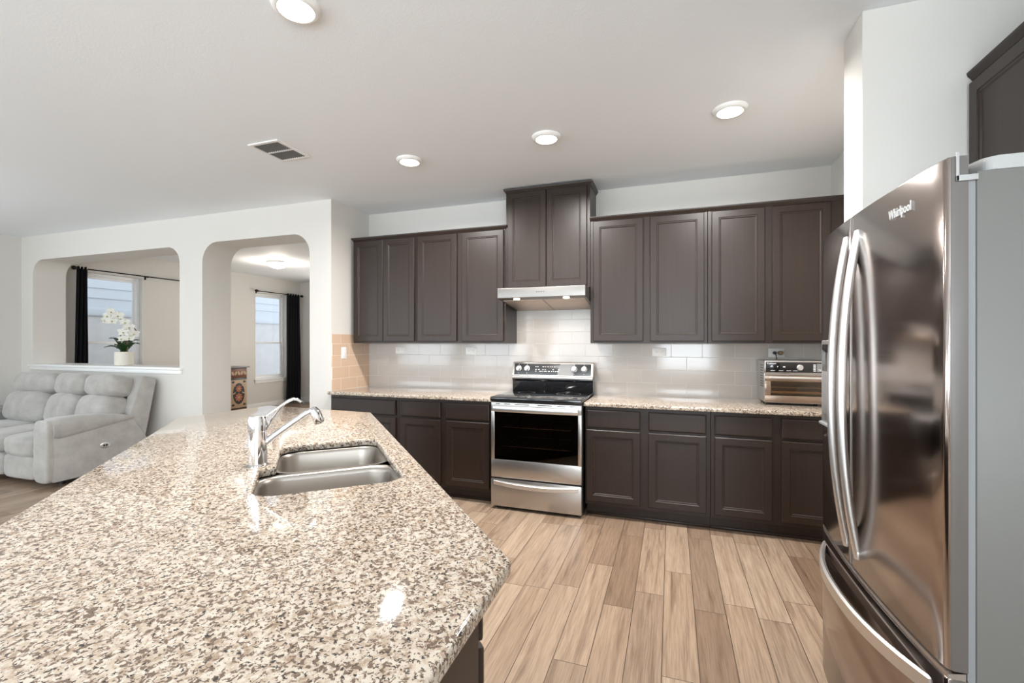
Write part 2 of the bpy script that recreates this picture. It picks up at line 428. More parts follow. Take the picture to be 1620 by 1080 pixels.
# left wall: two windows in the front room, two more lighting the living room
ROTL = Matrix.Rotation(R90, 4, 'Z') @ FRONT       # local x -> +y, local y -> +z, local z -> +x
wl = [[(YREAR, 0), (YN, 0), (YN, H), (YREAR, H)]] + [[(a, z0), (b, z0), (b, z1), (a, z1)] for a, b, z0, z1 in
      ((4.27, 5.10, .60, 2.40), (7.25, 8.055, .60, 2.40), (-2.2, -1.0, .6, 2.3), (0, 1.2, .6, 2.3))]
wall_from(wl, .16, 'wall_left', rot=ROTL, loc=(XL - .08, 0, 0))
wr = [[(XL, 0), (XE, 0), (XE, H), (XL, H)]] + [[(x - .8, .6), (x + .8, .6), (x + .8, 2.3), (x - .8, 2.3)] for x in (-6.6, -4.4, -2.2, .55)]
wall_from(wr, .15, 'wall_rear', loc=(0, YREAR - .075, 0))

wall_from([[(YREAR, 0), (2.294, 0), (2.294, H), (YREAR, H)], [(-3.2, .6), (-1.8, .6), (-1.8, 2.3), (-3.2, 2.3)]], .15, 'wall_alcove', rot=ROTL, loc=(XE + .075, 0, 0))
wall_from([[(XL, 0), (XR - .258, 0), (XR - .258, H), (XL, H)], [(-6.6, .6), (-5.0, .6), (-5.0, 2.4), (-6.6, 2.4)]], .15, 'wall_room_back', loc=(0, YN + .075, 0))
# pass-through ledge and its moulding
o = MB().box(-7.85, -5.16, YA - .002, YA + .345, 1.058, 1.088).box(-7.90, -5.11, YA - .035, YA + .001, 1.058, 1.088, .006).box(-7.89, -5.12, YA - .018, YA + .001, 1.015, 1.058, .005).build('trim_1', M_TRIM); struct(o)
def baseboard(name, x0, x1, y0, y1): struct(MB().box(x0, x1, y0, y1, 0, .105, .004).build(name, M_TRIM))
baseboard('baseboard_left', XL, XL + .014, YREAR, YA)
baseboard('baseboard_arch', XL + .014, -4.813, YA - .014, YA)
baseboard('baseboard_room_left', XL, XL + .014, YA + .345, YN)
baseboard('baseboard_room_back', XL + .014, XR - .258, YN - .014, YN)
baseboard('baseboard_partition', .739, .753, 2.294, 2.513)

def window_x(name, y0, y1, z0, z1, mid, sill=True):
    """single-hung window in the left wall; frame flush toward the outside"""
    x0, x1 = XL - .15, XL - .07
    b = MB(); t = .045
    b.box(x0, x1, y0, y0 + t, z0, z1, .003).box(x0, x1, y1 - t, y1, z0, z1, .003).box(x0, x1, y0 + t, y1 - t, z1 - t, z1, .003).box(x0, x1, y0 + t, y1 - t, z0, z0 + t, .003)
    w = struct(b.build(name, M_VINYL))
    s = MB(); q = .032
    for (a, c, xa) in ((z0 + t, mid + .018, x0 + .045), (mid - .018, z1 - t, x0 + .02)):
        s.box(xa, xa + .022, y0 + t, y0 + t + q, a, c).box(xa, xa + .022, y1 - t - q, y1 - t, a, c).box(xa, xa + .022, y0 + t + q, y1 - t - q, a, a + q).box(xa, xa + .022, y0 + t + q, y1 - t - q, c - q, c)
    s.build('sash', M_VINYL, w)
    MB().box(x0 + .028, x0 + .032, y0 + t + q - .004, y1 - t - q + .004, mid, z1 - t - q + .004).build('pane', M_PANE, w)
    MB().box(x0 + .053, x0 + .057, y0 + t + q - .004, y1 - t - q + .004, z0 + t + q - .004, mid).build('pane', M_PANE, w)
    if sill: MB().box(XL - .07, XL + .03, y0 - .03, y1 + .03, z0 - .025, z0 + .001, .005).box(XL + .0, XL + .016, y0 - .02, y1 + .02, z0 - .085, z0 - .025, .003).build('window_sill', M_TRIM, w)
    return w
window_x('window_1', 4.27, 5.10, .60, 2.40, 1.36)
window_x('window_2', 7.25, 8.055, .60, 2.40, 1.36)
window_x('window_3', -2.2, -1.0, .6, 2.3, 1.4, False)
window_x('window_4', 0, 1.2, .6, 2.3, 1.4, False)
b = MB().box(XE + .05, XE + .12, -3.2, -3.15, .6, 2.3).box(XE + .05, XE + .12, -1.85, -1.8, .6, 2.3).box(XE + .05, XE + .12, -3.15, -1.85, .6, .65).box(XE + .05, XE + .12, -3.15, -1.85, 2.25, 2.3).box(XE + .06, XE + .11, -3.15, -1.85, 1.38, 1.42)
w = struct(b.build('window_9', M_VINYL)); MB().box(XE + .08, XE + .085, -3.15, -1.85, .65, 2.25).build('pane', M_PANE, w)  # unseen window, added to go with the side fill lamp
b = MB().box(-6.6, -6.55, YN + .05, YN + .12, .6, 2.4).box(-5.05, -5.0, YN + .05, YN + .12, .6, 2.4).box(-6.55, -5.05, YN + .05, YN + .12, .6, .65).box(-6.55, -5.05, YN + .05, YN + .12, 2.35, 2.4).box(-5.82, -5.78, YN + .06, YN + .11, .65, 2.35)
w = struct(b.build('window_10', M_VINYL)); MB().box(-6.55, -5.05, YN + .08, YN + .085, .65, 2.35).build('pane', M_PANE, w)  # hidden window, added as the opening for the front room fill
for i, x in enumerate((-6.6, -4.4, -2.2, .55)):
    b = MB(); y0, y1 = YREAR - .13, YREAR - .05; t = .05
    b.box(x - .8, x - .8 + t, y0, y1, .6, 2.3).box(x + .8 - t, x + .8, y0, y1, .6, 2.3).box(x - .8 + t, x + .8 - t, y0, y1, .6, .6 + t).box(x - .8 + t, x + .8 - t, y0, y1, 2.3 - t, 2.3).box(x - .02, x + .02, y0 + .02, y1 - .02, .65, 2.25)
    w = struct(b.build('window_%d' % (5 + i), M_VINYL))
    MB().box(x - .75, x + .75, y0 + .035, y0 + .04, .65, 2.25).build('pane', M_PANE, w)
struct(MB().box(-16, XL - .2, -6, 14, -.3, -.15).build('ground', M_GROUND))

# the house next door, seen through both windows
nh = thing('neighbour_house', 'pale house with lap siding above stucco, outside the two windows', 'house', (-10.2, 6.5, -.15))
b = MB()
for k in range(9):
    z = 2.16 + k * .19
    b.prism([(0, z), (.022, z), (.006, z + .2), (0, z + .2)], -5, 5, 'xz', 0)
b.build('siding', M_SIDING, nh)
MB().box(-.3, 0, -5, 5, 0, 4.2).build('stucco_wall', M_STUCCO, nh)
MB().box(0, .035, -5, 5, 2.02, 2.16, .004).build('band_board', M_SIDING, nh)

# ------------------------------------------------------------------ kitchen cabinets
DOOR = [(0, .02), (0, .004), (.004, 0), (.050, 0), (.053, .004), (.060, .0045), (.066, .009)]
DRAW = [(0, .02), (0, .006), (.003, .003), (.010, 0)]
def door_front(x0, x1, z0, z1, parent, y=0.0, name='door', rings=DOOR):
    return MB().steps(x1 - x0, z1 - z0, rings, x0, z0, y).build(name, M_WOOD, parent, 12)
def crown(x0, x1, yf, yb, ztop, parent, l=1, r=1):
    prof = [(0, -.034), (.004, -.034), (.007, -.026), (.016, -.016), (.020, -.006), (.020, 0)]
    rings = [[(x0 - o * l, yb, ztop + z), (x0 - o * l, yf - o, ztop + z), (x1 + o * r, yf - o, ztop + z), (x1 + o * r, yb, ztop + z)] for o, z in prof]
    MB().loft(rings).build('crown_moulding', M_WOOD, parent)
UF = 3.90          # upper face frame plane; doors stand 2 cm proud
def upper(name, label, x0, x1, z0, z1, doors, l, r, group=None):
    t = thing(name, label, 'cabinet', ((x0 + x1) / 2, UF, z0), 0, group)
    cx = (x0 + x1) / 2; w = (x1 - x0) / 2; h = z1 - z0
    MB().box(-w, w, 0, YB - UF, 0, h - .01, .0015, 1).build('body', M_WOOD, t)
    for a, c in doors: door_front(a - cx, c - cx, .017, h - .04, t, -.02)
    crown(-w, w, 0, YB - UF, h, t, l, r)
    return t
upper('wall_cabinet', 'dark two-door wall cabinet in the left corner beside the return-wall tile', -3.05, -2.320, 1.36, 2.422, [(-3.040, -2.692), (-2.688, -2.338)], 1, 0)
upper('wall_cabinet', 'dark two-door wall cabinet immediately left of the range hood', -2.318, -1.407, 1.36, 2.422, [(-2.302, -1.888), (-1.837, -1.425)], 0, .6)
upper('hood_cabinet', 'taller dark two-door cabinet above the range hood, nearly touching the ceiling', -1.405, -.648, 1.835, 2.738, [(-1.384, -1.030), (-1.026, -.674)], 1, 1)
upper('wall_cabinet', 'dark two-door wall cabinet immediately right of the range hood', -.646, .268, 1.36, 2.422, [(-.620, -.216), (-.163, .243)], .3, 0)
upper('wall_cabinet', 'dark two-door wall cabinet above the toaster oven, ending by the fridge', .270, 1.176, 1.36, 2.422, [(.296, .664), (.714, 1.085)], 0, 0)

BF = 3.622         # base face frame plane
CT = .90           # counter top height
def base(name, label, x0, x1, drawers, doors):
    t = thing(name, label, 'cabinet', ((x0 + x1) / 2, BF, 0)); cx = (x0 + x1) / 2; w = (x1 - x0) / 2
    MB().box(-w, w, 0, YB - BF - .002, .10, CT - .031, .0015, 1).build('body', M_WOOD, t)
    for a, c in drawers: door_front(a - cx, c - cx, .703, .842, t, -.02, 'drawer_front', DRAW)
    for a, c in doors: door_front(a - cx, c - cx, .128, .686, t, -.02)
    MB().box(-w, w, .07, .085, 0, .10).box(-w, w, .062, .0695, 0, .018, .003).build('toe_kick', M_WOOD, t)
    return t
base('base_cabinet', 'dark base cabinet with one wide drawer in the far left corner, half behind the island', -3.09, -2.340, [(-3.078, -2.366)], [(-3.078, -2.724), (-2.720, -2.366)])
base('base_cabinet', 'dark base cabinet with two drawers immediately left of the range', -2.338, -1.424, [(-2.313, -1.910), (-1.857, -1.448)], [(-2.313, -1.910), (-1.857, -1.448)])
base('base_cabinet', 'dark base cabinet with two drawers immediately right of the range', -.640, .268, [(-.628, -.222), (-.163, .240)], [(-.628, -.222), (-.163, .240)])
base('base_cabinet', 'dark base cabinet under the toaster oven, partly hidden by the fridge', .270, 1.176, [(.294, .662), (.719, 1.09)], [(.294, .662), (.719, 1.09)])

def counter(label, x0, x1):
    me = slab_mesh([[(x0, 3.575), (x1, 3.575), (x1, YB - .002), (x0, YB - .002)]], .03, .006)
    me.transform(T(0, 0, CT - .015)); tag(finish('countertop', me, M_GRANITE), label, 'countertop')
counter('speckled granite countertop running from the return-wall corner to the range', -3.098, -1.415)
counter('speckled granite countertop right of the range, carrying the toaster oven', -.645, 1.176)

# tiled splashback: back wall (also behind the hood) and the short return wall
def splash(name, label, me_builder, m, cat='backsplash'): return tag(me_builder.build(name, m), label, cat)
o = MB().prism([(XR + .008, 0), (-1.408, 0), (-.645, 0), (1.178, 0), (1.178, .459), (-.645, .459), (-.645, .79), (-1.408, .79), (-1.408, .459), (XR + .008, .459)], -.007, 0, 'xz').build('tile_backsplash', M_TILE)
o.location = (0, YB - .002, CT); tag(o, 'pale greige subway tile backsplash along the back wall', 'backsplash')
o = MB().box(0, .007, 0, .575, 0, .548).build('tile_backsplash', M_TILEWARMLIT)
o.location = (XR, YB - .583, CT); tag(o, 'tile backsplash with the light switch on the short return wall, warm light coloured in', 'backsplash')

# ------------------------------------------------------------------ outlets and switch
def outlet(label, x, z):
    t = thing('wall_outlet', label, 'outlet', (x, YB - .007, z), 0, 'outlets in the backsplash')
    MB().box(-.058, .058, -.006, 0, -.036, .036, .003).build('cover_plate', M_WHITE, t)
    for sx in (-.021, .021):
        f = MB().lathe([(.0165, 0), (.0165, .003), (.015, .0035), (0, .0035)], 20, (sx, -.0055, 0), 'Y').build('socket', M_WHITE, t)
        MB().box(sx - .006, sx - .001, -.0096, -.0085, .003, .0055).box(sx - .006, sx - .001, -.0096, -.0085, -.0055, -.003).box(sx + .005, sx + .008, -.0096, -.0085, -.0015, .0015).build('slot', M_DARKGAP, f)
    return t
outlet('white outlet in the tile under the leftmost wall cabinet', -2.702, 1.284)
outlet('white outlet in the tile a little left of the range', -1.886, 1.284)
outlet('white outlet in the tile right of the range, with nothing plugged in', -.099, 1.283)
outlet('white outlet above the toaster oven with a black plug in it', .802, 1.283)
t = thing('power_cord', 'black plug and cord running down from the outlet behind the toaster oven', 'cord', (.785, YB - .016, 1.283))
MB().lathe([(.013, 0), (.014, .012), (.010, .028), (0, .028)], 16, (0, 0, 0), 'Y').build('plug', M_BLACK, t)
MB().tube([(0, -.026, 0), (.004, -.038, -.01), (.008, -.040, -.04), (.01, -.034, -.10), (.02, -.02, -.2), (.02, -.02, -.3), (.02, -.022, -.37)], .004, 8).build('cable', M_BLACK, t)
o = MB().lathe([(.017, 0), (.017, .03), (.013, .036), (0, .036)], 18, (0, 0, 0), 'Y').build('plug_in_adapter', M_TAN); o.location = (.825, YB - .0165, 1.283)
tag(o, 'small round tan adapter in the outlet above the toaster oven', 'adapter')
t = thing('light_switch', 'white rocker switch on the return-wall tile', 'switch', (XR + .007, 3.80, 1.262))
MB().box(0, .006, -.037, .037, -.058, .058, .003).build('cover_plate', M_WHITE, t)
MB().box(.005, .010, -.017, .017, -.034, .034, .0025).build('rocker', M_WHITE, t)

# ------------------------------------------------------------------ range
def make_range():
    t = thing('electric_range', 'stainless electric range with black glass top between the base cabinets', 'range', (-1.03, 3.54, 0))
    w = .375
    b = MB()   # shell, open at the front for the oven cavity
    y0, y1 = .05, .645
    b.box(-w, -w + .04, y0, y1, .03, .885).box(w - .04, w, y0, y1, .03, .885).box(-w + .04, w - .04, y1 - .03, y1, .03, .885).box(-w + .04, w - .04, y0, y1 - .03, .82, .885).box(-w + .04, w - .04, y0, y1 - .03, .03, .38)
    b.build('body', M_BLACK, t)
    c = MB().box(-w + .041, w - .041, .5, .61, .381, .819).box(-w + .041, -w + .06, .06, .5, .381, .819).box(w - .06, w - .041, .06, .5, .381, .819).box(-w + .06, w - .06, .06, .5, .381, .39).build('oven_cavity', M_ENAMEL, t)
    for z in (.50, .66):
        r = MB()
        for k in range(13):
            x = -.29 + k * .58 / 12; r.tube([(x, .10, z), (x, .49, z)], .002, 6)
        r.tube([(-.31, .09, z), (.31, .09, z)], .004, 8).tube([(-.31, .49, z), (.31, .49, z)], .004, 8).build('oven_rack', M_STEELH, t)
    # cooktop
    k = MB().box(-w - .003, w + .003, -.02, .56, .886, .922, .006).build('cooktop', M_COOK, t)
    for x, y, r in ((-.19, .13, .105), (.19, .13, .09), (-.19, .39, .075), (.19, .39, .105)):
        rg = MB(); n = 48
        rings = [[(x + rr * math.cos(2 * math.pi * i / n), y + rr * math.sin(2 * math.pi * i / n), .9224) for i in range(n)] for rr in (r, r - .003)]
        rg.loft(rings, False, False).build('burner_ring', M_GREYMARK, k)
    # oven door: steel frame around the glass
    d = MB()
    x0, x1 = -w, w
    d.box(x0, x1, 0, .048, .262, .408, .004).box(x0, x1, 0, .048, .80, .878, .004).box(x0, x0 + .028, .0005, .048, .4, .81, .003).box(x1 - .028, x1, .0005, .048, .4, .81, .003)
    d = d.build('oven_door', M_STEEL, t)
    MB().box(x0 + .028, x1 - .028, .006, .011, .408, .80).build('door_glass', M_OVENGLASS, d)
    g = MB(); X0, X1 = x0 + .028, x1 - .028
    g.box(X0, X1, .012, .016, .408, .44).box(X0, X1, .012, .016, .77, .80).box(X0, X0 + .055, .012, .016, .44, .77).box(X1 - .055, X1, .012, .016, .44, .77).build('glass_border', M_BLACK, d)
    hp = [(x0 + .022, -.012), (x0 + .05, -.030), (0, -.036), (x1 - .05, -.030), (x1 - .022, -.012)]
    hb = MB(); rings = []
    N = 24
    for i in range(N + 1):
        s = i / N * 2 - 1; x = s * (w - .025); y = -.040 + .014 * s * s
        rings.append([(x, y, .805), (x, y - .004, .812), (x, y - .004, .842), (x, y, .849), (x, y + .012, .849), (x, y + .012, .805)])
    hb.loft(rings).box(x0 + .024, x0 + .05, -.03, .001, .81, .842).box(x1 - .05, x1 - .024, -.03, .001, .81, .842).build('handle', M_STEELH, d)
    for a, c_ in ((-.335, -.30), (-.26, -.21), (-.17, -.05), (.02, .14), (.18, .25), (.28, .345)): MB().box(a, c_, -.0008, .003, .862, .867).build('vent_slot', M_DARKGAP, d)
    text_obj('logo', 'Whirlpool', .016, M_GREYMARK, T(0, -.0006, .336) @ FRONT, d, .0004)
    # storage drawer
    q = MB().box(x0, x1, -.004, .046, .028, .25, .004).build('storage_drawer', M_STEEL, t)
    rings = []
    for i in range(N + 1):
        s = i / N * 2 - 1; x = s * (w - .026); zc = .207 + .016 * s * s * 1.0; y = -.034 + .02 * s * s
        rings.append([(x, y, zc - .018), (x, y - .003, zc - .014), (x, y - .003, zc + .012), (x, y, zc + .016), (x, -.003, zc + .016), (x, -.003, zc - .018)])
    MB().loft(rings).build('handle', M_STEELH, q)
    for fx in (-.33, .33):
        for fy in (.06, .60): MB().lathe([(.018, 0), (.018, .006), (.01, .008), (.01, .03), (0, .03)], 16, (fx, fy, 0)).build('foot', M_BLACK, t)
    # backguard
    bgm = MB().prism([(.545, .922), (.545, 1.012), (.53, 1.026), (.53, 1.036), (.63, 1.036), (.63, .922)], -w, w, 'yz', .002).build('backguard', M_BGLASS, t)
    hd = MB().prism([(.520, 1.036), (.520, 1.058), (.535, 1.062), (.560, 1.178), (.575, 1.183), (.635, 1.183), (.635, 1.036)], -w, w, 'yz', .002).build('control_housing', M_STEEL, bgm)
    ang = math.atan2(.025, .116); tilt = T(0, .5375, 1.0645) @ Matrix.Rotation(-ang, 4, 'X')
    MB().box(-w + .016, w - .016, -.003, .004, .004, .110, .001).build('control_panel', M_PANEL, bgm, mtx=tilt)
    MB().prism([(.055, .004), (.20, .004), (.215, .110), (.08, .110), (.06, .06)], -.0036, -.0028, 'xz').build('grey_film', M_GREYMARK, bgm, mtx=tilt)
    for f in (.079, .186, .777, .896):
        kx = -w + f * 2 * w
        MB().lathe([(.0265, 0), (.0265, .004), (.022, .006), (.020, .022), (.017, .025), (0, .025)], 24, (kx, -.003, .062), 'Y').box(kx - .0045, kx + .0045, -.034, -.026, .042, .082, .002).build('knob', M_STEELH, bgm, mtx=tilt)
    mk = MB(); rnd = random.Random(3)
    for row, z in ((0, .078), (1, .052), (2, .036)):
        x = -.155
        while x < .06:
            ln = rnd.uniform(.006, .016)
            if rnd.random() < .78: mk.box(x, x + ln, -.0042, -.0028, z, z + .005)
            x += ln + rnd.uniform(.006, .014)
    for fx in (.079, .186, .777, .896):
        kx = -w + fx * 2 * w; mk.box(kx - .003, kx + .003, -.0042, -.0028, .098, .101).box(kx - .004, kx + .004, -.0042, -.0028, .018, .021)
    mk.build('panel_markings', M_MARK, bgm, mtx=tilt)
    return t
make_range()

# ------------------------------------------------------------------ range hood
def make_hood():
    t = thing('range_hood', 'slim stainless under-cabinet range hood over the range', 'range hood', (-1.03, 4.212, 1.67))
    w = .377
    # profile (y from wall, z from lowest edge); hollow underside
    MB().prism([(-.52, .160), (-.524, .156), (-.524, .076), (-.52, .072), (-.46, .066), (0, 0), (0, .160)], -w, w, 'yz', .0015).build('shell', M_STEELD, t)
    sl = math.atan2(.066, .46)
    und = T(0, -.46, .066) @ Matrix.Rotation(-sl, 4, 'X')
    for x0, x1 in ((-w + .02, -.004), (.004, w - .02)):
        MB().box(x0, x1, .03, .45, -.003, 0, .001).build('grease_filter', M_COPPER, t, mtx=und)
    for x in (-.215, .215):
        MB().lathe([(.026, -.005), (.026, 0), (.022, 0.001), (0, .001)], 24, (x, -.49, .066)).build('lamp', M_LEDH, t)
        l = bpy.data.lights.new('hood_lamp', 'SPOT'); l.energy = 6.0; l.color = (1, .88, .76); l.spot_size = math.radians(125); l.spot_blend = .6; l.shadow_soft_size = .025
        lo = link(bpy.data.objects.new('hood_lamp', l)); lo.location = (-1.03 + x, 4.212 - .49, 1.67 + .055); lo.rotation_euler = (math.radians(22), 0, 0)
    for k in range(4):
        x = -.028 + k * .019
        MB().lathe([(.004, 0), (.004, .003), (0, .003)], 12, (x, -.524, .118), 'Y').build('button', M_BLACK, t)
    MB().box(.012, .03, -.5246, -.5238, .099, .103).build('badge', M_GREYMARK, t)
make_hood()

# ------------------------------------------------------------------ kitchen island
A = Vector((-1.897, 2.604)); NN = Vector((-.324, .937))
ISL = math.atan2(NN.y - A.y, NN.x - A.x)
ci, si = math.cos(ISL), math.sin(ISL)
def loc2(x, y):
    dx, dy = x - A.x, y - A.y; return (dx * ci + dy * si, -dx * si + dy * ci)
def wld(a, w, z):     # a along the sink-side edge, w away from it
    return (A.x + a * ci + w * si, A.y + a * si - w * ci, z)
Wd = 1.122
pA, pN = (0, 0), (2.292, 0)
pM = loc2(-.312, .30); pL0 = loc2(-1.3, .30)
# far-left edge line at local y=-Wd; find where world y=.30 meets it
yl = pM[0], pM[1]
dirx = Vector((ci, -si))                        # world +x in local coordinates
kx = (-Wd - pM[1]) / (-dirx.y)
pL = (pM[0] - dirx.x * kx, -Wd)
pC = (-.252, -Wd); pB = (-.666, -.649)
sink_hole = roundpoly([(.872, -.092), (1.612, -.092), (1.612, -.556), (1.272, -.556), (1.252, -.503), (.872, -.503)], [.062, .075, .075, .02, .012, .085], 7)
me = slab_mesh([roundpoly([pA, pN, pM, pL, pC, pB], [.012, .03, .02, .012, .012, .012], 4), sink_hole], .032, .008)
me.transform(T(0, 0, CT - .016))
o = finish('island_worktop', me, M_GRANITE); o.location = (A.x, A.y, 0); o.rotation_euler = (0, 0, ISL)
tag(o, 'large speckled granite island worktop with cut corners in the foreground', 'worktop')

kt = thing('kitchen_island', 'dark wood island base under the large granite worktop', 'island', (A.x, A.y, 0), ISL)
def inset(pts, ds):
    N = len(pts); out = []
    for i in range(N):
        P = Vector(pts[i]); a = Vector(pts[i - 1]); b = Vector(pts[(i + 1) % N])
        e1 = (P - a).normalized(); e2 = (b - P).normalized()
        n1 = Vector((e1.y, -e1.x)); n2 = Vector((e2.y, -e2.x))        # inward for clockwise order
        d1, d2 = ds[i - 1], ds[i]
        # solve P + n-offset intersection
        det = n1.x * n2.y - n1.y * n2.x
        c1 = n1.dot(P) + d1; c2 = n2.dot(P) + d2
        out.append(((c1 * n2.y - c2 * n1.y) / det, (n1.x * c2 - n2.x * c1) / det))
    return out
cw = [pA, pN, pM, pL, pC, pB]          # edges: A-N doors, N-M end, M-L, L-C seating side, C-B, B-A
outer = inset(cw, [.060, .075, .06, .30, .09, .06])
inner = inset(outer, [.02] * 6)
me = slab_mesh([outer, inner], .768); me.transform(T(0, 0, .10 + .384)); finish('body', me, M_WOOD, kt)
toe = inset(outer, [.07, .02, .02, .02, .02, .02]); toei = inset(toe, [.02] * 6)
me = slab_mesh([toe, toei], .10); me.transform(T(0, 0, .05)); finish('toe_kick', me, M_WOOD, kt)
# doors and drawer fronts on the sink side (their edges show past the near corner)
xs0, xs1 = outer[0][0] + .03, outer[1][0] - .012
n = 5; wd = (xs1 - xs0) / n
FL = Matrix.Rotation(math.pi, 4, 'Z')
for k in range(n):
    a = xs0 + k * wd + .012; c = xs0 + (k + 1) * wd - .004
    for nm, z0, z1, rg in (('drawer_front', .703, .842, DRAW), ('door', .128, .686, DOOR)):
        MB().steps(c - a, z1 - z0, rg, 0, z0, 0).build(nm, M_WOOD, kt, 12, mtx=T(c, outer[0][1] + .0205, 0) @ FL)

# sink (undermount, two bowls)
st = thing('double_sink', 'stainless double-bowl undermount sink set into the granite island', 'sink', (A.x, A.y, 0), ISL)
def bowl(x0, x1, y0, y1, depth, r):
    b = MB(); zt = CT - .0335
    spec = [(-.0183, zt - .001, r + .018), (-.0183, zt, r + .018), (-.002, zt, r), (.004, zt - .004, r), (.008, zt - .02, r), (.016, zt - depth + .05, r - .004), (.026, zt - depth + .018, r - .006), (.05, zt - depth, r - .012), (.12, zt - depth - .004, .02)]
    rings = [[(p[0], p[1], z) for p in rr2(x0 + i, x1 - i, y0 + i, y1 - i, max(q, .012), 6)] for i, z, q in spec]
    b.loft(rings, False, True)
    o = b.build('bowl', M_STEELS, st, 50)
    cx, cy = (x0 + x1) / 2, (y0 + y1) / 2; zb = zt - depth - .004
    MB().lathe([(.045, 0), (.045, .002), (.036, .003), (.03, -.002), (0, -.002)], 28, (cx, cy, zb + .001)).build('drain', M_STEELH, o)
bowl(.868, 1.225, -.507, -.088, .16, .075)
bowl(1.263, 1.616, -.560, -.088, .19, .075)

# faucet
ft = thing('kitchen_faucet', 'chrome single-lever kitchen faucet standing beside the sink', 'faucet', (-1.492, 1.346, CT), ISL + R90)
# local +x points over the sink
MB().lathe([(.036, 0), (.036, .004), (.0325, .006), (.0315, .10), (.0315, .128), (.0335, .130), (.0335, .176), (.030, .186), (0, .188)], 36).build('faucet_body', M_CHROME, ft)
MB().tube([(.020, 0, .078), (.06, 0, .110), (.12, 0, .153), (.165, 0, .184), (.188, 0, .196)], [.0145, .0135, .0125, .0125, .013], 18).build('spout', M_CHROME, ft)
h = MB().tube([(.183, 0, .203), (.192, 0, .199), (.201, 0, .186), (.207, 0, .172), (.214, 0, .154), (.217, 0, .146)], [.004, .017, .021, .0225, .022, .019], 22).build('spray_head', M_CHROME, ft)
MB().tube([(.217, 0, .1462), (.2178, 0, .1440)], [.017, .016], 22).build('nozzle', M_BLACK, h)
lv = MB().tube([(.022, -.008, .180), (.06, -.006, .208), (.095, 0, .232), (.108, 0, .240), (.122, 0, .245), (.138, 0, .242), (.152, 0, .230)], [.004, .0042, .0055, .0062, .0062, .0055, .005], 12).tube([(.030, .012, .135), (.045, .010, .165), (.07, .006, .203), (.095, 0, .231)], [.0036] * 4, 10).build('lever', M_CHROME, ft)
MB().tube([(.150, 0, .232), (.160, 0, .222)], .0058, 12).build('lever_tip', M_BLACK, lv)

